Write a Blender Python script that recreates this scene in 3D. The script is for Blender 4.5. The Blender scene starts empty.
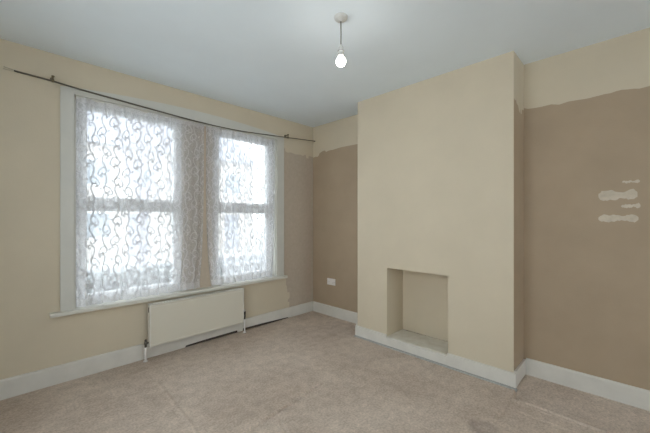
import bpy, bmesh, math, random
from mathutils import Vector, noise
random.seed(7)
PI = math.pi
sc = bpy.context.scene
col = sc.collection

# ------------------------------------------------------------------ helpers
def srgb(r, g, b):
    f = lambda c: (c/255/12.92) if c/255 <= .04045 else ((c/255+.055)/1.055)**2.4
    return (f(r), f(g), f(b), 1)

def mat(name, c, rough=.7, var=0., vscale=6., bump=0., bscale=200., metal=0., spec=.3, c2=None, coat=0.):
    m = bpy.data.materials.new(name); m.use_nodes = True
    n, l = m.node_tree.nodes, m.node_tree.links
    p = n['Principled BSDF']
    p.inputs['Base Color'].default_value = c
    p.inputs['Roughness'].default_value = rough
    p.inputs['Metallic'].default_value = metal
    p.inputs['Specular IOR Level'].default_value = spec
    tc = n.new('ShaderNodeTexCoord')
    if var or c2:
        t = n.new('ShaderNodeTexNoise'); t.inputs['Scale'].default_value = vscale
        t.inputs['Detail'].default_value = 6; t.inputs['Roughness'].default_value = .6
        l.new(tc.outputs['Object'], t.inputs['Vector'])
        r = n.new('ShaderNodeValToRGB')
        r.color_ramp.elements[0].position = .3; r.color_ramp.elements[1].position = .7
        a = c2 or tuple(x*(1-var) for x in c[:3])+(1,)
        r.color_ramp.elements[0].color = a
        r.color_ramp.elements[1].color = c if c2 else tuple(min(1, x*(1+var)) for x in c[:3])+(1,)
        l.new(t.outputs['Fac'], r.inputs['Fac']); l.new(r.outputs['Color'], p.inputs['Base Color'])
    if bump:
        t = n.new('ShaderNodeTexNoise'); t.inputs['Scale'].default_value = bscale; t.inputs['Detail'].default_value = 3
        l.new(tc.outputs['Object'], t.inputs['Vector'])
        b = n.new('ShaderNodeBump'); b.inputs['Strength'].default_value = bump; b.inputs['Distance'].default_value = .004
        l.new(t.outputs['Fac'], b.inputs['Height']); l.new(b.outputs['Normal'], p.inputs['Normal'])
    return m

class MB:
    def __init__(s): s.bm = bmesh.new()
    def box(s, a, b, mi=0):
        x0, x1 = sorted((a[0], b[0])); y0, y1 = sorted((a[1], b[1])); z0, z1 = sorted((a[2], b[2]))
        v = [s.bm.verts.new(p) for p in ((x0,y0,z0),(x1,y0,z0),(x1,y1,z0),(x0,y1,z0),(x0,y0,z1),(x1,y0,z1),(x1,y1,z1),(x0,y1,z1))]
        for f in ((0,3,2,1),(4,5,6,7),(0,1,5,4),(1,2,6,5),(2,3,7,6),(3,0,4,7)):
            s.bm.faces.new([v[i] for i in f]).material_index = mi
        return s
    def face(s, pts, mi=0):
        f = s.bm.faces.new([s.bm.verts.new(p) for p in pts]); f.material_index = mi; return s
    def prism(s, pts, d, mi=0):
        d = Vector(d); a = [s.bm.verts.new(p) for p in pts]; b = [s.bm.verts.new(Vector(p)+d) for p in pts]
        n = len(pts)
        fs = [s.bm.faces.new(a), s.bm.faces.new(b[::-1])]
        for i in range(n): fs.append(s.bm.faces.new((a[i], b[i], b[(i+1)%n], a[(i+1)%n])))
        for f in fs: f.material_index = mi
        bmesh.ops.recalc_face_normals(s.bm, faces=fs); return s
    def tube(s, pts, rad, seg=10, mi=0, caps=True):
        pts = [Vector(p) for p in pts]; rings = []
        rad = rad if isinstance(rad, (list, tuple)) else [rad]*len(pts)
        up = None
        for i, p in enumerate(pts):
            t = (pts[min(i+1, len(pts)-1)]-pts[max(i-1, 0)]).normalized()
            if up is None:
                up = t.orthogonal().normalized()
            up = (up - t*up.dot(t)).normalized(); w = t.cross(up)
            rings.append([s.bm.verts.new(p+(up*math.cos(2*PI*k/seg)+w*math.sin(2*PI*k/seg))*rad[i]) for k in range(seg)])
        for i in range(len(rings)-1):
            for k in range(seg):
                f = s.bm.faces.new((rings[i][k], rings[i][(k+1)%seg], rings[i+1][(k+1)%seg], rings[i+1][k])); f.smooth = True; f.material_index = mi
        if caps:
            s.bm.faces.new(rings[0][::-1]).material_index = mi; s.bm.faces.new(rings[-1]).material_index = mi
        return s
    def lathe(s, c, prof, seg=24, mi=0):   # prof of (r, z) going up
        rings = []
        for r, z in prof:
            rings.append([s.bm.verts.new((c[0]+max(r, 1e-5)*math.cos(2*PI*k/seg), c[1]+max(r, 1e-5)*math.sin(2*PI*k/seg), c[2]+z)) for k in range(seg)])
        for i in range(len(rings)-1):
            for k in range(seg):
                f = s.bm.faces.new((rings[i][k], rings[i][(k+1)%seg], rings[i+1][(k+1)%seg], rings[i+1][k])); f.smooth = True; f.material_index = mi
        return s
    def build(s, name, mats, parent=None, bevel=0, smooth=False, base=None):
        me = bpy.data.meshes.new(name)
        if base is not None: bmesh.ops.translate(s.bm, verts=s.bm.verts, vec=-Vector(base))
        s.bm.to_mesh(me); s.bm.free()
        for m in (mats if isinstance(mats, (list, tuple)) else [mats]): me.materials.append(m)
        if smooth:
            for p in me.polygons: p.use_smooth = True
        o = bpy.data.objects.new(name, me); col.objects.link(o)
        if parent is not None:
            o.parent = parent
            if base is None:
                o.location = -parent.location if parent.type == 'EMPTY' or True else o.location
        if base is not None and parent is None: o.location = base
        if bevel:
            b = o.modifiers.new('bevel', 'BEVEL'); b.width = bevel; b.segments = 2; b.limit_method = 'ANGLE'
        return o

def thing(name, label, cat, loc=(0,0,0), group=None):
    o = bpy.data.objects.new(name, None); o.empty_display_size = .1; col.objects.link(o); o.location = loc
    o['label'] = label; o['category'] = cat
    if group: o['group'] = group
    return o
def tag(o, label=None, cat=None, group=None, kind=None):
    if label: o['label'] = label
    if cat: o['category'] = cat
    if group: o['group'] = group
    if kind: o['kind'] = kind
    return o
def struct(o, label=None): o['kind'] = 'structure'; (label and o.__setitem__('label', label)); return o
def jag(a, b, ha, hb, n, amp, seed):
    """ragged hand-cut paint edge from (a,ha) to (b,hb)"""
    r = random.Random(seed); out = []
    for i in range(n+1):
        t = i/n; out.append((a+(b-a)*t, ha+(hb-ha)*t+(noise.noise(Vector((seed*3.1, t*n*.22, 0)))*amp*1.5+r.uniform(-amp, amp)*.35)))
    return out

# ------------------------------------------------------------------ room dimensions (metres)
H = 2.6; YW = 3.252; XA = 3.065; XC = 2.75; CY0, CY1 = .661, 2.194
XL, YB = -.75, -3.4
# ------------------------------------------------------------------ materials
CREAM = srgb(200,189,168); BROWN = srgb(167,149,127)
M_cream = mat('cream_paint', CREAM, .65, .035, 2.5, .12, 90)
M_brown = mat('brown_paint', BROWN, .7, .05, 3, .15, 90)
M_wallpaper = mat('taupe_wallpaper', srgb(182,169,153), .8, .05, 30, .1, 120)
M_ceil = mat('ceiling_paint', srgb(226,236,243), .85, .02, 2, .08, 60)
M_white = mat('white_gloss', srgb(198,197,190), .4, .03, 7, .05, 40)
M_sill = mat('sill_gloss', srgb(205,203,194), .35, .04, 9, .05, 40)
M_skirt = mat('skirting_gloss', srgb(208,205,198), .42, .05, 8, .08, 50)
M_upvc = mat('window_plastic', srgb(225,227,230), .35)
M_rad = mat('radiator_enamel', srgb(206,201,187), .35, .01, 4)
M_radside = mat('radiator_side_enamel', srgb(214,211,202), .4)
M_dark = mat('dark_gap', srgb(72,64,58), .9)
M_rod = mat('rod_metal', srgb(96,90,80), .4, metal=.5)
M_rodend = mat('rod_plastic', srgb(190,182,165), .5)
M_brass = mat('aged_brass', srgb(120,110,90), .45, metal=.6)
M_chrome = mat('valve_metal', srgb(120,116,108), .35, metal=.8)
M_cap = mat('valve_cap', srgb(70,66,62), .5)
M_plast = mat('white_plastic', srgb(228,224,222), .4)
M_rose = mat('rose_plastic', srgb(196,196,192), .5)
M_cord = mat('flex_cord', srgb(120,120,116), .6)
M_underlay = mat('grey_underlay', srgb(168,169,167), .9, .12, 40)
M_filler = mat('filler', srgb(196,186,170), .9, .12, 25)
M_hearth = mat('hearth_paint', srgb(216,213,203), .6, .05, 12, .3, 40, c2=srgb(200,194,180))

# carpet: tufted pile, pinkish beige, with worn blotches of its own
def carpet_mat():
    m = bpy.data.materials.new('beige_carpet'); m.use_nodes = True
    n, l = m.node_tree.nodes, m.node_tree.links; p = n['Principled BSDF']
    p.inputs['Roughness'].default_value = .95; p.inputs['Specular IOR Level'].default_value = .1
    tc = n.new('ShaderNodeTexCoord')
    def nz(s, d, dist=0):
        t = n.new('ShaderNodeTexNoise'); t.inputs['Scale'].default_value = s; t.inputs['Detail'].default_value = d
        t.inputs['Distortion'].default_value = dist; l.new(tc.outputs['Object'], t.inputs['Vector']); return t
    a = nz(1.9, 5, .6); b = nz(70, 3); c = nz(240, 2)
    def ramp(t, p0, p1, c0, c1):
        r = n.new('ShaderNodeValToRGB'); e = r.color_ramp.elements
        e[0].position, e[1].position = p0, p1; e[0].color = c0; e[1].color = c1
        l.new(t.outputs['Fac'], r.inputs['Fac']); return r
    r1 = ramp(a, .32, .66, srgb(190,174,160), srgb(207,192,178))
    r2 = ramp(b, .3, .7, (.80,.80,.80,1), (1.12,1.12,1.12,1)); r3 = ramp(c, .3, .7, (.85,.85,.85,1), (1.1,1.1,1.1,1))
    def mul(x, y):
        k = n.new('ShaderNodeMix'); k.data_type = 'RGBA'; k.blend_type = 'MULTIPLY'; k.inputs['Factor'].default_value = 1
        l.new(x, k.inputs[6]); l.new(y, k.inputs[7]); return k.outputs[2]
    d = nz(13, 5, .3); r4 = ramp(d, .35, .65, (.90,.895,.89,1), (1.07,1.07,1.07,1))
    # old ring-shaped stain near the chimney corner
    sp = n.new('ShaderNodeVectorMath'); sp.operation = 'DISTANCE'; sp.inputs[1].default_value = (2.10, .68, 0)
    wv = n.new('ShaderNodeVectorMath'); wv.operation = 'MULTIPLY_ADD'; wv.inputs[1].default_value = (.05,.05,0)
    l.new(d.outputs['Color'], wv.inputs[0]); l.new(tc.outputs['Object'], wv.inputs[2]); l.new(wv.outputs[0], sp.inputs[0])
    r5 = n.new('ShaderNodeValToRGB'); e = r5.color_ramp.elements
    e[0].position = .0; e[0].color = (.9,.9,.92,1); e[1].position = .11; e[1].color = (1,1,1,1)
    k_ = e.new(.07); k_.color = (.80,.79,.80,1)
    l.new(sp.outputs['Value'], r5.inputs['Fac'])
    l.new(mul(mul(mul(mul(r1.outputs['Color'], r2.outputs['Color']), r3.outputs['Color']), r4.outputs['Color']), r5.outputs['Color']), p.inputs['Base Color'])
    bp = n.new('ShaderNodeBump'); bp.inputs['Strength'].default_value = .5; bp.inputs['Distance'].default_value = .006
    l.new(c.outputs['Fac'], bp.inputs['Height']); l.new(bp.outputs['Normal'], p.inputs['Normal'])
    return m
M_carpet = carpet_mat()

# ------------------------------------------------------------------ floor (carpet with its creases, joins and dents)
def seg_d(x, y, a, b):
    ax, ay = a; bx, by = b; dx, dy = bx-ax, by-ay
    t = max(0, min(1, ((x-ax)*dx+(y-ay)*dy)/(dx*dx+dy*dy)))
    return math.hypot(x-ax-t*dx, y-ay-t*dy)
CREASES = [  # (from, to, depth, width)
    ((1.02,1.683),(1.75,1.755),-.012,.009),
    ((.848,2.70),(.812,1.80),.005,.011),
    ((1.24,1.62),(1.20,1.50),-.005,.009),
    ((2.50,2.31),(2.73,2.22),-.006,.009),
    ((2.56,.60),(2.52,-1.2),-.016,.008),
    ((2.56,.60),(2.74,.64),-.015,.008),
    ((2.60,.625),(2.20,.63),-.006,.009),
    ((2.42,.55),(2.40,-.2),-.003,.012),
    ((.55,1.0),(.58,2.2),-.002,.02),
]
def floor_z(x, y):
    z = noise.noise(Vector((x*1.7, y*1.7, 3)))*.003
    for a, b, d, w in CREASES:
        q = seg_d(x, y, a, b)
        if q < w*4: z += d*math.exp(-(q/w)**2) - .35*d*math.exp(-((q-2.2*w)/w)**2)
    if x > 2.54 and y < .62: z += .002
    return z
fb = MB(); bm = fb.bm
def axis(a, b, fine0, fine1, fs=.0085, cs=.06):
    out = []; v = a
    while v < b-1e-6:
        out.append(v); v += fs if fine0 <= v < fine1 else cs
    out.append(b); return out
xs = axis(XL, XA+.05, .4, 2.85); ys = axis(YB, YW+.1, -.2, 2.8)
g = [[bm.verts.new((x, y, floor_z(x, y))) for x in xs] for y in ys]
for j in range(len(ys)-1):
    for i in range(len(xs)-1):
        f = bm.faces.new((g[j][i], g[j][i+1], g[j+1][i+1], g[j+1][i])); f.smooth = True
fb.box((XL-.1, YB-.1, -.12), (XA+.15, YW+.15, -.03))
struct(fb.build('floor', M_carpet), 'worn pinkish beige fitted carpet with creases')
o = MB().box((XL-.1, YB-.1, H), (XA+.15, YW+.25, H+.12)).build('ceiling', M_ceil); struct(o, 'plain pale grey painted ceiling')

# ------------------------------------------------------------------ wall_left: the window wall
OX0, OX1, OZ0, OZ1 = .39, 2.417, .54, 2.31
T = .26
w = MB()
w.box((XL-.1, YW, -.05), (OX0, YW+T, H)).box((OX1, YW, -.05), (XA+.1, YW+T, H))
w.box((OX0, YW, -.05), (OX1, YW+T, OZ0)).box((OX0, YW, OZ1), (OX1, YW+T, H))
yy = YW-.0015
top = [(2.53,2.225),(2.56,2.228),(2.565,2.19),(2.60,2.175),(2.66,2.185),(2.74,2.172),(2.83,2.18),(2.88,2.17),(2.90,2.19),(2.925,2.192),(2.93,2.15),(2.975,2.145),(2.98,2.185),(XA-.001,2.18)]
low = [(2.63,.13),(2.635,.20),(2.60,.215),(2.615,.24),(2.64,.26),(2.635,.33),(2.60,.335),(2.59,.42),(2.575,.44),(2.58,.56),(2.53,.56)]
w.face([(x, yy, z) for x, z in top][::-1]+[(x, yy, z) for x, z in [low[-1]]+low[-2::-1]][0:]+[(XA-.001, yy, .1)], 1)
wl = struct(w.build('wall_left', [M_cream, M_wallpaper]), 'cream window wall with bare taupe strip beside the corner')
# pier between the windows
struct(MB().box((1.275, 3.275, .55), (1.585, YW+T, OZ1+.01)).build('wall_pier', M_wallpaper), 'taupe papered pier between the two windows')

# casing with arched head
c = MB(); yf = YW-.022
c.box((.303, yf, .565), (OX0, YW+.01, OZ1)).box((OX1, yf, .565), (2.528, YW+.01, OZ1))
n = 24
arch = [(.303+(2.528-.303)*i/n, 2.352+.068*math.sin(PI*i/n)**.8) for i in range(n+1)]
c.prism([(x, yf, z) for x, z in arch]+[(2.528, yf, OZ1), (.303, yf, OZ1)], (0, .03, 0))
# inner linings of the recess
c.box((OX0, YW, OZ0), (OX0+.012, YW+.13, OZ1)).box((OX1-.012, YW, OZ0), (OX1, YW+.13, OZ1)).box((OX0, YW, OZ1-.012), (OX1, YW+.13, OZ1))
struct(c.build('trim_1', M_white), 'white painted window casing with gently arched head')
o = MB().box((.24, YW-.06, .537), (2.56, YW+.09, .567)).build('trim_2', M_sill, bevel=.004); struct(o, 'long white painted window sill')

# ------------------------------------------------------------------ windows
M_glass = bpy.data.materials.new('window_glass'); M_glass.use_nodes = True
nt = M_glass.node_tree; nt.nodes.remove(nt.nodes['Principled BSDF'])
tr = nt.nodes.new('ShaderNodeBsdfTransparent'); tr.inputs[0].default_value = (.96,.98,.98,1)
gl = nt.nodes.new('ShaderNodeBsdfGlossy'); gl.inputs['Roughness'].default_value = .02
mx = nt.nodes.new('ShaderNodeMixShader'); mx.inputs[0].default_value = .012
nt.links.new(tr.outputs[0], mx.inputs[1]); nt.links.new(gl.outputs[0], mx.inputs[2]); nt.links.new(mx.outputs[0], nt.nodes['Material Output'].inputs[0])
def window(name, x0, x1, px0, px1, hx, label):
    y0, y1 = 3.325, 3.39
    z0, z1 = .56, 2.30
    f = MB()
    f.box((x0, y0, z0), (px0-.03, y1, z1)).box((px1+.03, y0, z0), (x1, y1, z1))
    f.box((px0-.03, y0, z0), (px1+.03, y1, .625)).box((px0-.03, y0, 2.262), (px1+.03, y1, z1)).box((px0-.03, y0, 1.40), (px1+.03, y1, 1.46))
    root = struct(f.build(name, M_upvc, bevel=.004), label)
    def sash(nm, a, b, ya):
        s = MB(); w_ = .035
        s.box((px0-.032, ya, a), (px0, ya+.05, b)).box((px1, ya, a), (px1+.032, ya+.05, b))
        s.box((px0, ya, a), (px1, ya+.05, a+w_)).box((px0, ya, b-w_), (px1, ya+.05, b))
        so = s.build(nm, M_upvc, root, bevel=.004)
        MB().box((px0-.004, ya+.02, a+.03), (px1+.004, ya+.028, b-.03)).build('pane', M_glass, so).location = (0,0,0)
        return so
    up = sash('top_sash', 1.455, 2.265, y0-.014)
    lo = sash('bottom_sash', .62, 1.405, y0+.004)
    up.location = lo.location = (0,0,0)
    h = MB().box((hx-.025, y0-.026, 1.462), (hx+.025, y0-.014, 1.488)).tube([(hx, y0-.022, 1.475), (hx, y0-.045, 1.475), (hx+.10, y0-.05, 1.462)], [.009,.009,.007], 8)
    ho = h.build('window_handle', M_chrome, up, bevel=.002); ho.location = (0,0,0); ho['label'] = 'dark metal window handle'
    st = MB().box((hx+.17, y0-.02, 1.44), (hx+.30, y0-.005, 1.452)).tube([(hx+.17, y0-.02, 1.452), (hx+.32, y0-.035, 1.458)], .005, 6)
    so = st.build('window_stay', M_chrome, up); so.location = (0,0,0)
window('window_1', OX0+.012, 1.275, .487, 1.19, .80, 'white framed left window with two panes')
window('window_2', 1.585, OX1-.012, 1.68, 2.325, 1.90, 'white framed right window with two panes')

# ------------------------------------------------------------------ chimney breast with open fireplace recess
FY0, FY1, FZ = 1.174, 1.809, .797
c = MB()
c.box((XC, CY0, 0), (XA, FY0, H)).box((XC, FY1, 0), (XA, CY1, H)).box((XC, FY0, FZ), (XA, FY1, H)).box((XC, FY0, 0), (XA, FY1, .085)).box((XA-.008, FY0, 0), (XA, FY1, FZ))
yb = CY0-.0015
pts = [(XC+.0005, 2.215),(XC+.02,2.22),(XC+.03,2.19),(XC+.055,2.20),(XC+.06,2.175),(XC+.10,2.18),(XC+.13,2.19),(XC+.15,2.165),(XC+.19,2.165),(XC+.2,2.2),(XA,2.205)]
pts = [(XC+.0005,2.235),(XC+.04,2.225),(XC+.06,2.24),(XC+.08,2.215),(XC+.13,2.205),(XC+.15,2.175),(XC+.175,2.16),(XC+.195,2.20),(XC+.205,2.165),(XC+.235,2.165),(XC+.245,2.205),(XA,2.215)]
c.face([(XC+.0005, yb, .05)]+[(XA, yb, .05)]+[(x, yb, z) for x, z in pts[::-1]], 1)
c.face([(XA, CY1+.0015, .05), (XC+.0005, CY1+.0015, .05), (XC+.0005, CY1+.0015, 2.22), (XA, CY1+.0015, 2.22)], 1)
struct(c.build('wall_chimney', [M_cream, M_brown]), 'cream chimney breast with an empty square fireplace recess')
# hearth slab inside the recess, crumbly rear edge
hb = MB(); r = random.Random(3)
back = [(XA-.02-.014*abs(noise.noise(Vector((k*.7, 0, 0)))), FY1-.004-(FY1-FY0-.008)*k/16) for k in range(17)]
front = [(XC-.004, FY0+.001), (XC-.004, FY1-.001)]
hb.prism([(x, y, .083) for x, y in front+back], (0, 0, .012))
tag(hb.build('hearth_slab', M_hearth, bevel=.002), 'thin off-white painted slab lining the fireplace recess floor', 'hearth')
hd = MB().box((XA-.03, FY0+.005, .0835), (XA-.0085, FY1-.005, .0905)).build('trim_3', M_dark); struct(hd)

# ------------------------------------------------------------------ wall_right: the two alcoves
w = MB(); w.box((XA, YB-.1, -.05), (XA+.12, YW+T, H))
xx = XA-.0015
e = [(YW-.001,2.19),(3.19,2.188),(3.16,2.175),(3.14,2.195),(3.10,2.20),(3.05,2.215),(3.03,2.235),(2.99,2.24),(2.975,2.205),(2.93,2.225),(2.86,2.228),(2.80,2.222),(2.68,2.235),(2.5,2.232),(2.35,2.228),(2.2,2.23),(CY1,2.23)]
e = [(YW-.001,2.17),(3.20,2.178),(3.15,2.172),(3.13,2.19),(3.12,2.215),(3.06,2.235),(3.02,2.24),(2.99,2.215),(2.94,2.225),(2.86,2.225),(2.72,2.235),(2.5,2.232),(2.35,2.228),(CY1,2.232)]
w.face([(xx, YW-.001, .05)]+[(xx, y, z) for y, z in e]+[(xx, CY1, .05)], 1)
e2 = [(CY0,2.235),(.63,2.222),(.60,2.218),(.54,2.215),(.47,2.218),(.42,2.203),(.36,2.212)] + [(a, h) for a, h in jag(.30, -1.5, 2.214, 2.19, 60, .010, 5)] + [(YB,2.19)]
w.face([(xx, CY0, .05)]+[(xx, y, z) for y, z in e2]+[(xx, YB, .05)], 1)
wr = struct(w.build('wall_right', [M_cream, M_brown]), 'alcove wall, brown below and cream above a ragged paint edge')
# filler smears on the alcove wall
def smear(y0, y1, z0, z1, seed, taper=0.):
    r = random.Random(seed); up, dn = [], []
    n = 22
    for i in range(n+1):
        t = i/n; y = y0+(y1-y0)*t; mid = (z0+z1)/2+.006*noise.noise(Vector((t*5, seed, 0)))
        hw = (z1-z0)/2*(1-.45*math.exp(-((t-.62)/.15)**2))*(min(1, .35+t*8))*(min(1, .35+(1-t)*8))*(1-taper*(1-t))
        up.append((y, mid+hw+r.uniform(-.004, .004))); dn.append((y, mid-hw+r.uniform(-.004, .004)))
    pts = [(XA-.0015, y, z) for y, z in up+dn[::-1]]
    return MB().prism(pts, (-.0015, 0, 0))
SM = []
def ypt(px, X): t = (px-325)/314; return X*(.701-.713*t)/(.713+.701*t)
def hpt(px, py, X): t = (px-325)/314; return 1.3+(219-py)*X/(.713+.701*t)/314
for i, (a, b, c0, c1, tp) in enumerate([(622,640,180,183.2,.5),(598.5,637.5,190,200.5,.1),(621,640.5,203.5,208.5,.5),(598.5,638.5,214.5,222,.1)]):
    m_ = (a+b)/2
    o = smear(ypt(a, XA), ypt(b, XA), hpt(m_, c1, XA), hpt(m_, c0, XA), i+1, tp).build('filler_smear', M_filler, wr); o.location = (0,0,0)

# ------------------------------------------------------------------ walls behind the camera (unseen; rear and side windows added for fill light)
SY0, SY1, SZ0, SZ1 = 0., 1.8, .7, 2.3
w = MB(); w.box((XL-.12, YB, -.05), (XL, SY0, H)).box((XL-.12, SY1, -.05), (XL, YW+T, H)).box((XL-.12, SY0, -.05), (XL, SY1, SZ0)).box((XL-.12, SY0, SZ1), (XL, SY1, H))
struct(w.build('wall_front', M_cream))
w = MB()
for a, b in (((SY0,SZ0),(SY0+.06,SZ1)),((SY1-.06,SZ0),(SY1,SZ1)),((SY0,SZ0),(SY1,SZ0+.06)),((SY0,SZ1-.06),(SY1,SZ1)),((.87,SZ0),(.93,SZ1))):
    w.box((XL-.10, a[0], a[1]), (XL-.05, b[0], b[1]))
w4 = struct(w.build('added_side_window', M_upvc))  # unseen window, added beside the camera to admit fill light
MB().box((XL-.078, SY0+.05, SZ0+.05), (XL-.072, SY1-.05, SZ1-.05)).build('pane', M_glass, w4)
RX0, RX1, RZ0, RZ1 = .1, 2.7, .55, 2.3
w = MB(); w.box((XL-.12, YB-.15, -.05), (RX0, YB, H)).box((RX1, YB-.15, -.05), (XA+.12, YB, H)).box((RX0, YB-.15, -.05), (RX1, YB, RZ0)).box((RX0, YB-.15, RZ1), (RX1, YB, H))
struct(w.build('wall_back', M_brown))
w = MB()
for a, b in (((RX0,RZ0),(RX0+.06,RZ1)),((RX1-.06,RZ0),(RX1,RZ1)),((RX0,RZ0),(RX1,RZ0+.06)),((RX0,RZ1-.06),(RX1,RZ1)),((1.37,RZ0),(1.43,RZ1))):
    w.box((a[0], YB-.12, a[1]), (b[0], YB-.06, b[1]))
w3 = struct(w.build('added_rear_window', M_upvc))  # added rear window, an opening for the fill lamp behind it
g3 = MB().box((RX0+.05, YB-.095, RZ0+.05), (RX1-.05, YB-.089, RZ1-.05)).build('pane', M_glass, w3)

# ------------------------------------------------------------------ skirting boards
def skirt(name, p0, p1, h, inward, label=None, notch=None, z0=0.0):
    """straight skirting from p0 to p1, moulded top; inward = unit vector into the room"""
    d = Vector((p1[0]-p0[0], p1[1]-p0[1], 0)); L = d.length; d.normalize(); n_ = Vector((inward[0], inward[1], 0))
    prof = [(0, z0), (.018, z0), (.018, h-.012), (.015, h-.004), (.009, h), (0, h)]
    m = MB()
    P = [Vector((p0[0], p0[1], 0))+n_*a+Vector((0,0,z)) for a, z in prof]
    m.prism(P, d*L)
    return struct(m.build(name, M_skirt), label)
# window wall: left run, run behind the radiator with a raised bottom edge, right run
skirt('baseboard_left', (XL, YW), (.885, YW), .142, (0,-1), 'white skirting board left of the radiator')
o = MB()
def low_edge(x):
    if 1.22 < x < 1.86: return .028
    if 1.93 < x < 2.60: return .03*(2.66-x)/.6+.004
    return .0
prev = None
xk = [.885, 1.27, 1.285, 1.5, 1.86, 1.865, 1.93, 1.935, 2.2, 2.56, 2.60, 2.62, XA-.018]
zk = [.0, .0, .018, .024, .026, .002, .002, .030, .026, .014, .012, .0, .0]
pts = [(x, YW-.018, z) for x, z in zip(xk, zk)]+[(XA-.018, YW-.018, .134), (.885, YW-.018, .134)]
o.prism(pts, (0, .018, 0))
struct(o.build('baseboard_left', M_skirt, bevel=.003), 'white skirting board behind and right of the radiator')
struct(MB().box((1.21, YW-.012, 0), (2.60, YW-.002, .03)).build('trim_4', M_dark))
skirt('baseboard_right', (XA, CY1), (XA, YW-.018), .134, (-1,0), 'white skirting board in the left alcove')
skirt('baseboard_right', (XA, YB), (XA, CY0-.018), .136, (-1,0), 'scuffed white skirting board in the right alcove')
skirt('baseboard_back', (XL, YB), (XA-.02, YB), .136, (0,1)); skirt('baseboard_front', (XL, YB+.02), (XL, YW-.02), .136, (1,0))
# chimney breast skirting: lower front, mitred returns
m = MB()
a = [(XC-.02, CY0-.02), (XC-.02, CY1+.02), (XC, CY1+.02), (XC, CY0-.02)]
m.prism([(x, y, .006) for x, y in [(XC-.02, CY0-.02), (XC-.02, FY0-.0), (XC, FY0), (XC, CY0-.02)]], (0,0,.109))
m.prism([(x, y, .006) for x, y in [(XC-.02, FY1), (XC-.02, CY1+.02), (XC, CY1+.02), (XC, FY1)]], (0,0,.109))
m.prism([(x, y, .006) for x, y in [(XC-.02, FY0), (XC-.02, FY1), (XC, FY1), (XC, FY0)]], (0,0,.083))
m.box((XC, CY0-.02, .006), (XA-.018, CY0-.002, .128)).box((XC, CY1+.002, .006), (XA-.018, CY1+.02, .128))
struct(m.build('baseboard_chimney', M_skirt, bevel=.003), 'white skirting board wrapped round the chimney breast')
u = MB()
u.box((XC-.045, CY0-.03, -.01), (XC-.018, CY1+.02, .0065))
struct(u.build('trim_5', M_underlay), 'grey strip of exposed underlay along the chimney breast')
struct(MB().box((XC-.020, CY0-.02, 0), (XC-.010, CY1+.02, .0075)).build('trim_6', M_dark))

# ------------------------------------------------------------------ radiator
RX = (.919, 1.887); RY = (3.142, 3.202); RZ = (.130, .518)
root = thing('radiator', 'long low white panel radiator under the window sill', 'radiator', ((RX[0]+RX[1])/2, 3.17, .0))
def P(mb, name, m, par=None, **k):
    o = mb.build(name, m, par or root, **k)
    if par is not None: o.location = (0,0,0)
    return o
m = MB().box((RX[0]+.006, RY[0], RZ[0]), (RX[1]-.006, RY[0]+.012, RZ[1]-.012))
for k in range(int((RX[1]-RX[0]-.06)/.035)):  # shallow pressed channels on the back of the panel
    x = RX[0]+.035+k*.035; m.box((x, RY[0]+.012, RZ[0]+.03), (x+.018, RY[1]-.006, RZ[1]-.035))
P(m, 'front_panel', M_rad, bevel=.003)
m = MB()
for z in (RZ[0]+.016, RZ[1]-.030): m.box((RX[0]+.02, RY[0]-.0015, z), (RX[1]-.02, RY[0]+.002, z+.003))
P(m, 'pressed_seam', M_radside)
for s in (0, 1):
    x = RX[s]-(.012 if s else 0)
    m = MB().box((x, RY[0]-.003, RZ[0]-.002), (x+.012, RY[1], RZ[1]))
    o = P(m, 'side_panel', M_radside, bevel=.003)
    if s == 0:
        o2 = P(MB().box((x-.001, RY[0]+.018, RZ[1]-.075), (x+.0015, RY[0]+.034, RZ[1]-.028)), 'air_slot', M_dark, o); o2['label'] = 'dark slot near the top corner'
m = MB().box((RX[0], RY[0]-.003, RZ[1]-.008), (RX[1], RY[0]+.010, RZ[1])).box((RX[0], RY[1]-.010, RZ[1]-.008), (RX[1], RY[1], RZ[1])).box((RX[0]+.005, RY[0]+.008, RZ[1]-.03), (RX[1]-.005, RY[1]-.005, RZ[1]-.022))
for k in range(38):
    x = RX[0]+.02+k*(RX[1]-RX[0]-.04)/37; m.box((x-.003, RY[0]+.008, RZ[1]-.008), (x+.003, RY[1]-.008, RZ[1]-.001))
P(m, 'top_grille', M_radside)
for x in (RX[0]+.15, RX[1]-.15): P(MB().box((x-.02, RY[1]-.006, RZ[0]+.05), (x+.02, YW-.0005, RZ[1]-.06)), 'wall_bracket', M_radside)
# valves
for s, x in ((0, RX[0]-.024), (1, RX[1]+.030)):
    zc = .165 if s == 0 else .19
    m = MB().tube([(x, 3.175, zc-.035), (x, 3.175, zc+.02)], .010, 12).tube([(x, 3.175, zc), (RX[0]+.004 if s == 0 else RX[1]-.004, 3.175, zc)], .008, 10).tube([(x, 3.175, zc-.01), (x, 3.175, zc+.012)], .014, 6)
    v = P(m, 'valve', M_chrome)
    if s == 0: P(MB().tube([(x, 3.175, zc+.018), (x, 3.175, zc+.034)], .009, 10), 'valve_cap', M_cap, v)
    else: P(MB().lathe((x, 3.175, zc+.018), [(0,0),(.013,.001),(.014,.03),(.011,.036),(0,.037)], 14), 'valve_cap', M_cap, v)
    if s == 1: P(MB().tube([(x, 3.175, zc+.054), (x, 3.175, zc+.072)], .009, 10), 'valve_tip', M_plast, v)
    pp = P(MB().tube([(x, 3.175, -.002), (x, 3.175, zc-.033)], .0085, 10), 'pipe', M_plast)
    P(MB().lathe((x, 3.175, 0), [(.009,.0),(.02,.001),(.018,.008),(.009,.010)], 14), 'pipe_collar', M_plast, pp)

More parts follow.
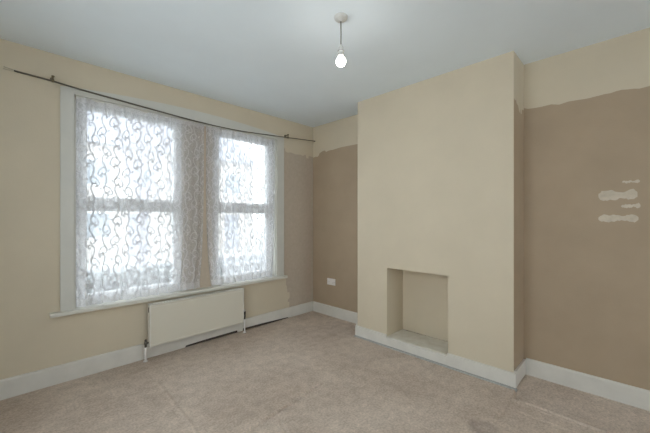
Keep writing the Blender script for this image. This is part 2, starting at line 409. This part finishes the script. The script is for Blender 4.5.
# ------------------------------------------------------------------ double wall socket
root = thing('wall_socket', 'white double power socket low on the brown alcove wall', 'socket', (XA, 2.889, .459))
y0, y1, z0, z1 = 2.816, 2.962, .416, .502
P(MB().box((XA-.011, y0, z0), (XA-.0015, y1, z1)), 'face_plate', M_plast, bevel=.003)
for cy in (y0+.036, y1-.036):
    for dy, dz, a, b in ((0,.003,.004,.008),(-.011,-.016,.0065,.004),(.011,-.016,.0065,.004)):
        P(MB().box((XA-.0115, cy+dy-a/2, z0+.038+dz-b/2), (XA-.010, cy+dy+a/2, z0+.038+dz+b/2)), 'pin_hole', M_dark)
    P(MB().box((XA-.0145, cy-.006+(.019 if cy > 2.889 else -.019)*-1, z1-.028), (XA-.010, cy+.006+(.019 if cy > 2.889 else -.019)*-1, z1-.010)), 'switch', M_plast, bevel=.001)
for cy in (y0+.013, y1-.013): P(MB().tube([(XA-.0118, cy, .459), (XA-.010, cy, .459)], .003, 8), 'screw', M_chrome)

# ------------------------------------------------------------------ pendant light
PX, PY = 1.512, 1.343
root = thing('pendant_light', 'bare lit bulb hanging on a short flex from the ceiling', 'pendant light', (PX, PY, H))
P(MB().lathe((PX, PY, H), [(0,-.027),(.011,-.027),(.015,-.022),(.034,-.019),(.042,-.012),(.044,0)], 28), 'ceiling_rose', M_rose)
P(MB().tube([(PX, PY, H-.03), (PX+.001, PY, H-.10), (PX, PY, H-.175)], .0035, 8), 'cord', M_cord)
hz = 2.366
P(MB().lathe((PX, PY, hz), [(.016,-.022),(.020,-.018),(.020,-.008),(.0165,-.006),(.0165,.006),(.020,.008),(.020,.018),(.0165,.021),(.0165,.034),(.012,.046),(.006,.052),(.003,.056)], 20), 'lamp_holder', M_rose)
for z in (-.014, .013): P(MB().lathe((PX, PY, hz+z), [(.0203,-.002),(.0212,0),(.0203,.002)], 20), 'holder_ring', M_cord)
M_bulb = bpy.data.materials.new('lit_bulb'); M_bulb.use_nodes = True
nt = M_bulb.node_tree; nt.nodes.remove(nt.nodes['Principled BSDF'])
em = nt.nodes.new('ShaderNodeEmission'); em.inputs[0].default_value = (1, .97, .92, 1); em.inputs[1].default_value = 42
nt.links.new(em.outputs[0], nt.nodes['Material Output'].inputs[0])
bz = 2.312; R_ = .031
prof = [(R_*math.sin(a), -R_*math.cos(a)) for a in [PI*k/16 for k in range(14)]]+[(.0135,.030)]
P(MB().lathe((PX, PY, bz), prof, 28), 'bulb', M_bulb)
P(MB().lathe((PX, PY, bz), [(.0125,.031),(.0125,.048),(.0,.049)], 20), 'bulb_cap', M_chrome)

# ------------------------------------------------------------------ curtain rod (thin telescopic rod, sagging in front of the casing)
YR = 3.185
root = thing('curtain_rod', 'thin dark sagging curtain rod above both windows', 'curtain rod', (1.4, YR, 2.34))
key = [(.042,2.369),(.2555,2.360),(.37,2.350),(.485,2.342),(.696,2.331),(.96,2.316),(1.23,2.303),(1.5,2.295),(1.861,2.300),(2.2,2.324),(2.553,2.351),(2.8,2.372),(3.035,2.390)]
def cr(k, n=6):
    out = []
    for i in range(len(k)-1):
        p0, p1, p2, p3 = k[max(i-1,0)], k[i], k[i+1], k[min(i+2, len(k)-1)]
        for j in range(n):
            t = j/n; out.append(tuple(.5*((2*p1[q])+(-p0[q]+p2[q])*t+(2*p0[q]-5*p1[q]+4*p2[q]-p3[q])*t*t+(-p0[q]+3*p1[q]-3*p2[q]+p3[q])*t**3) for q in range(2)))
    out.append(k[-1]); return out
path = cr(key)
pa = [p for p in path if p[0] <= 1.5]; pb = [p for p in path if p[0] >= 1.45]
P(MB().tube([(x, YR, z) for x, z in pa], .0068, 10), 'outer_tube', M_rod)
P(MB().tube([(x, YR, z) for x, z in pb], .0052, 10), 'inner_tube', M_rod)
P(MB().tube([(-.01, YR, 2.381), (.052, YR, 2.374)], .004, 8).tube([(-.012, YR, 2.366), (.048, YR, 2.364)], .003, 8), 'end_hook', M_rodend)
P(MB().lathe((3.035, YR, 2.389), [(0,-.009),(.007,-.006),(.009,0),(.007,.006),(0,.009)], 12), 'end_cap', M_rod)
for x, z in ((.2555, 2.360), (2.56, 2.352)):
    b = P(MB().tube([(x, YW, z+.035), (x, YW-.008, z+.035)], .013, 14).tube([(x, YW-.005, z+.035), (x, YR-.0, z+.035), (x, YR, z+.006)], .0045, 8).tube([(x-.008, YR, z), (x+.008, YR, z)], .0095, 10), 'bracket', M_brass)
    P(MB().lathe((x, YR, z+.037), [(0,-.009),(.008,-.006),(.011,0),(.008,.006),(0,.009)], 12), 'bracket_knob', M_brass, b)

# ------------------------------------------------------------------ net curtains with scroll lace
def net_mat(name, alpha, c, tl=.45):
    m = bpy.data.materials.new(name); m.use_nodes = True
    nt = m.node_tree; n, l = nt.nodes, nt.links; n.remove(n['Principled BSDF'])
    tr = n.new('ShaderNodeBsdfTransparent')
    d = n.new('ShaderNodeBsdfDiffuse'); d.inputs[0].default_value = c
    t = n.new('ShaderNodeBsdfTranslucent'); t.inputs[0].default_value = c
    a = n.new('ShaderNodeMixShader'); a.inputs[0].default_value = tl; l.new(d.outputs[0], a.inputs[1]); l.new(t.outputs[0], a.inputs[2])
    b = n.new('ShaderNodeMixShader'); l.new(tr.outputs[0], b.inputs[1]); l.new(a.outputs[0], b.inputs[2])
    tc = n.new('ShaderNodeTexCoord'); nz = n.new('ShaderNodeTexNoise'); nz.inputs['Scale'].default_value = 130; nz.inputs['Detail'].default_value = 2
    l.new(tc.outputs['Object'], nz.inputs['Vector'])
    mr = n.new('ShaderNodeMapRange'); mr.inputs[1].default_value = .35; mr.inputs[2].default_value = .65
    mr.inputs[3].default_value = alpha-.08; mr.inputs[4].default_value = min(1, alpha+.08)
    l.new(nz.outputs['Fac'], mr.inputs[0]); l.new(mr.outputs[0], b.inputs[0])
    l.new(b.outputs[0], n['Material Output'].inputs[0]); return m
WHITE = (.86,.86,.87,1)
M_net = net_mat('net_mesh', .50, WHITE, .6); M_lace = net_mat('lace_thread', .95, (.60,.60,.62,1), .15); M_hem = net_mat('net_hem', .62, WHITE)

def curtain(xt0, xt1, xb0, xb1, seed, label, q=1.0, wk=1.0):
    rr = random.Random(seed)
    ph = [rr.uniform(0, 6.28) for _ in range(5)]
    ZT, ZB = 2.302, .578
    creases = [(rr.uniform(.03,.97), rr.uniform(.006,.016), rr.uniform(.006,.014)) for _ in range(9)]
    def S(u, v):   # v: 0 top .. 1 bottom
        v2 = v**4
        x = (xt0+(xt1-xt0)*u)*(1-v2)+(xb0+(xb1-xb0)*u)*v2
        amp = .010*(.6+.5*v)
        y = 3.262+amp*math.sin(u*38+ph[0]+.5*math.sin(3*v+ph[1]))+amp*.6*math.sin(u*71+ph[2]+v)
        for cu, cw, ca in creases: y -= ca*math.exp(-((u-cu-.01*math.sin(v*3+cu*9))/cw)**2)*(.6+.4*v)
        x += .004*math.sin(u*38+ph[3]+v)
        z = ZT+(ZB-ZT)*v+.0035*math.sin(u*55+ph[4])*v
        k = max(0, (v-.975)/.025)
        y -= .012*k
        y -= .006
        return Vector((x, min(y, 3.300), z))
    NU, NV = 260, 60
    m = MB(); bm = m.bm
    g = [[bm.verts.new(S(i/NU, j/NV)) for i in range(NU+1)] for j in range(NV+1)]
    for j in range(NV):
        for i in range(NU):
            f = bm.faces.new((g[j][i], g[j+1][i], g[j+1][i+1], g[j][i+1])); f.smooth = True
    root = m.build('net_curtain', M_net)
    tag(root, label, 'net curtain', None)
    # scroll lace, woven in thread that stands just proud of the net
    W = xt1-xt0; Hh = ZT-ZB
    L = MB(); bm = L.bm
    def ribbon(pts, wd, off=.0015):
        prev = None
        for i, (x, z) in enumerate(pts):
            a = pts[max(i-1, 0)]; b = pts[min(i+1, len(pts)-1)]
            tx, tz = b[0]-a[0], b[1]-a[1]; q = math.hypot(tx, tz) or 1; nx, nz = -tz/q, tx/q
            w_ = wk*wd*(.6 if i in (0, len(pts)-1) else 1)/2
            vs = []
            for s in (-1, 1):
                u = (x+nx*w_*s)/W; v = (z+nz*w_*s)/Hh
                if not (0 <= u <= 1 and 0 <= v <= 1): vs = None; break
                p = S(u, v); p.y -= off; vs.append(bm.verts.new(p))
            if vs and prev: bm.faces.new((prev[0], prev[1], vs[1], vs[0]))
            prev = vs
    def scroll(cx, cz, L_, K, pw, sgn, ang, mir, wd):
        n_ = 40; x_, z_, h_ = 0., 0., 0.; pts = []
        for k in range(n_+1):
            t = 2*k/n_-1; pts.append((x_, z_))
            cv = K*abs(t)**pw*(sgn if t > 0 else 1)+K*.06
            h_ += cv*L_/n_; x_ += math.sin(h_)*L_/n_; z_ += math.cos(h_)*L_/n_
        mx_ = sum(p[0] for p in pts)/len(pts); mz = sum(p[1] for p in pts)/len(pts)
        a0 = math.atan2(pts[26][0]-pts[14][0], pts[26][1]-pts[14][1]); a = ang-a0
        ca, sa = math.cos(a), math.sin(a)
        ribbon([(cx+mir*((p[0]-mx_)*ca+(p[1]-mz)*sa), cz-(p[0]-mx_)*sa+(p[1]-mz)*ca) for p in pts], wd)
    cw, ch = .094*q, .185*q
    ci = 0; x = .02
    while x < W+.05:
        z = -.05+(ci % 2)*ch*.5; ri = 0
        while z < Hh+.05:
            fl = 1 if (ri+ci) % 2 else -1
            jx = x+rr.uniform(-.006, .006); jz = z+rr.uniform(-.008, .008)
            scroll(jx, jz+.06*q, .30*q, 92/q, 1.75, -1, .30+rr.uniform(-.12, .12), fl, .0088)
            scroll(jx-fl*.028*q, jz+.125*q, .16*q, 95/q, 1.6, 1, -.5+rr.uniform(-.3, .3), fl, .0082)
            ribbon([(jx+fl*q*(.030+.016*k/5), jz+q*(.13-.020*math.sin(k/5*PI*.7))) for k in range(6)], .0085)
            z += ch; ri += 1
        x += cw; ci += 1
    o = L.build('lace_scrolls', M_lace, root); o.location = (0,0,0)
    # heading band and scalloped hem
    hb = MB(); bm = hb.bm
    pr = None
    for i in range(261):
        u = i/260; a = S(u, 0); b = S(u, .022); a.y -= .002; b.y -= .002; a.z += .004
        c_ = (bm.verts.new(a), bm.verts.new(b))
        if pr: bm.faces.new((pr[0], pr[1], c_[1], c_[0]))
        pr = c_
    o = hb.build('heading', M_hem, root); o.location = (0,0,0)
    hb = MB(); bm = hb.bm; pr = None
    for i in range(521):
        u = i/520; sca = abs(math.sin(u*W/.055*PI))
        a = S(u, .968-.006*sca); b = S(u, .996); a.y -= .002; b.y -= .006; b.z -= .002
        b.z = max(b.z-.006*sca+.002, .5695)
        c_ = (bm.verts.new(a), bm.verts.new(b))
        if pr: bm.faces.new((pr[0], pr[1], c_[1], c_[0]))
        pr = c_
    o = hb.build('scalloped_hem', M_hem, root); o.location = (0,0,0)
    return root
curtain(.405, 1.482, .405, 1.430, 11, 'white scroll lace net curtain hanging across the left, wider window', .93, 1.08)
curtain(1.494, 2.400, 1.550, 2.355, 23, 'white scroll lace net curtain hanging across the right, narrower window', .82, 1.12)
o = MB().tube([(.39, 3.262, 2.297), (1.4, 3.262, 2.293), (2.417, 3.262, 2.297)], .0022, 6).build('curtain_wire', M_plast)
tag(o, 'thin white wire the net curtains hang from', 'curtain wire')

# ------------------------------------------------------------------ outside, seen faintly through the nets
GZ = -.55
M_pave = mat('pale_paving', srgb(190,190,188), .9, .08, 3); M_tar = mat('wet_asphalt', srgb(140,143,148), .8, .06, 2)
M_brick = mat('pale_render', srgb(205,200,196), .9, .05, 2); M_slate = mat('slate', srgb(165,168,178), .7, .1, 5)
M_gdn = mat('garden_wall', srgb(160,162,166), .9, .1, 8); M_leaf = mat('hedge_leaf', srgb(150,156,158), .8, .05, 20)
M_bark = mat('bark', srgb(176,174,182), .9); M_dkglass = mat('far_glass', srgb(160,168,176), .2)
o = MB().box((-25, YW+T+.02, GZ-.3), (30, 40, GZ)).build('ground_outside', M_pave); struct(o)
o = MB().box((-25, 8, GZ-.1), (30, 14, GZ+.01)).build('street', M_tar); struct(o)
o = MB().box((-8, 6.6, GZ), (10, 6.8, GZ+.75)).box((-8, 6.57, GZ+.75), (10, 6.83, GZ+.80)).build('garden_wall', M_gdn)
tag(o, 'low grey garden wall outside beyond the window', 'garden wall')
def house(x0, x1, y, hh, label):
    global root
    root = thing('terraced_house', label, 'house', ((x0+x1)/2, y, GZ), 'houses across the street')
    cx = (x0+x1)/2
    P(MB().box((x0, y, GZ), (x1, y+6, GZ+hh)), 'walls', M_brick)
    P(MB().prism([(x0, y-.3, GZ+hh), (x0, y+6.3, GZ+hh), (x0, y+3, GZ+hh+2.4)], (x1-x0, 0, 0)), 'roof', M_slate)
    for px in (x0+.9, x1-2.1):
        for z in (GZ+.9, GZ+3.4):
            if px > cx and z < GZ+2: continue
            f = P(MB().box((px, y-.05, z), (px+1.2, y+.02, z+1.3)), 'window', M_upvc)
            P(MB().box((px+.1, y-.07, z+.1), (px+1.1, y-.04, z+1.2)), 'pane', M_dkglass, f)
    P(MB().box((x1-2.0, y-.05, GZ), (x1-1.1, y+.02, GZ+2.1)), 'door', M_slate)
    P(MB().box((x1-.9, y+2.6, GZ+hh+1), (x1-.1, y+3.4, GZ+hh+3.2)), 'chimney', M_brick)
house(1.5, 6.3, 18, 5.4, 'pale house across the street seen through the left window')
house(6.3, 11.5, 18, 5.4, 'pale house across the street seen through the right window')
def tree(x, y, h, seed, label):
    global root
    root = thing('bare_tree', label, 'tree', (x, y, GZ))
    r = random.Random(seed); m = MB()
    def br(p, d, L, rad, lv):
        q = p+d*L; mid = p+d*L*.5+Vector((r.uniform(-1,1), r.uniform(-1,1), 0))*L*.06
        m.tube([p, mid, q], [rad, rad*.85, rad*.65], 6, caps=False)
        if lv == 0: return
        for k in range(3 if lv > 1 else 4):
            dd = (d+Vector((r.uniform(-1,1), r.uniform(-1,1), r.uniform(-.2,.8)))*.75).normalized()
            br(q if k else mid, dd, L*r.uniform(.6,.8), rad*.6, lv-1)
    br(Vector((x, y, GZ)), Vector((0,0,1)), h*.36, .13, 5)
    P(m, 'branches', M_bark)
tree(2.55, 9.3, 6.2, 4, 'bare branching tree by the street outside the left window')
def hedge(x0, x1, y, h, label):
    m = MB(); bm = m.bm; r = random.Random(int(x0*10))
    for k in range(5000):
        p = Vector((r.uniform(x0, x1), y+r.uniform(-.3, .3), GZ+.05+r.random()**.7*h)); a = r.uniform(0, 6.28); b = r.uniform(-.8,.8)
        u = Vector((math.cos(a), math.sin(a), b)).normalized()*.06; w_ = u.cross(Vector((r.uniform(-1,1), r.uniform(-1,1), 1))).normalized()*.035
        bm.faces.new([bm.verts.new(q) for q in (p-u, p-w_, p+u, p+w_)])
    for k in range(14):
        x = x0+(x1-x0)*(k+.5)/14; m.tube([(x, y, GZ), (x+.05, y, GZ+h*.85)], .012, 5)
    o = m.build('hedge', M_leaf); tag(o, label, 'hedge')
hedge(.6, 3.0, 5.9, .95, 'grey green hedge below the left window outside')

# ------------------------------------------------------------------ light
W = bpy.data.worlds.new('sky'); sc.world = W; W.use_nodes = True
bg = W.node_tree.nodes['Background']; bg.inputs[0].default_value = (.90, .95, 1.0, 1); bg.inputs[1].default_value = 3.75
def area(name, loc, rot, sx, sy, e, c):
    L = bpy.data.lights.new(name, 'AREA'); L.shape = 'RECTANGLE'; L.size = sx; L.size_y = sy; L.energy = e; L.color = c
    o = bpy.data.objects.new(name, L); col.objects.link(o); o.location = loc; o.rotation_euler = rot; return o
area('rear_fill', (1.4, YB-.4, 1.45), (PI/2, 0, 0), 2.5, 1.8, 8, (1, .99, .98))  # added fill lamp behind the rear opening, evens out the room
sd = area('side_fill', (XL-.45, .9, 1.5), (PI/2, 0, -PI/2+.35), 1.8, 1.6, 12, (1, .99, .98))  # added fill lamp outside the side opening, lifts chimney breast and alcoves

sd.data.spread = math.radians(105)

# ------------------------------------------------------------------ camera
cam = bpy.data.cameras.new('camera'); co = bpy.data.objects.new('camera', cam); col.objects.link(co)
co.location = (0, 0, 1.3); co.rotation_euler = (PI/2, 0, math.radians(44.513-90))
cam.sensor_width = 36; cam.lens = 314/650*36; cam.shift_y = 2.5/650; cam.clip_start = .02
sc.camera = co
sc.view_settings.view_transform = 'Standard'; sc.view_settings.look = 'None'; sc.view_settings.gamma = 1
sc.view_settings.use_curve_mapping = False; sc.view_settings.exposure = 0.12
cy = sc.cycles; cy.max_bounces = 12; cy.diffuse_bounces = 8; cy.transparent_max_bounces = 24; cy.use_denoising = True
cy.caustics_reflective = False; cy.caustics_refractive = False; cy.sample_clamp_indirect = 4
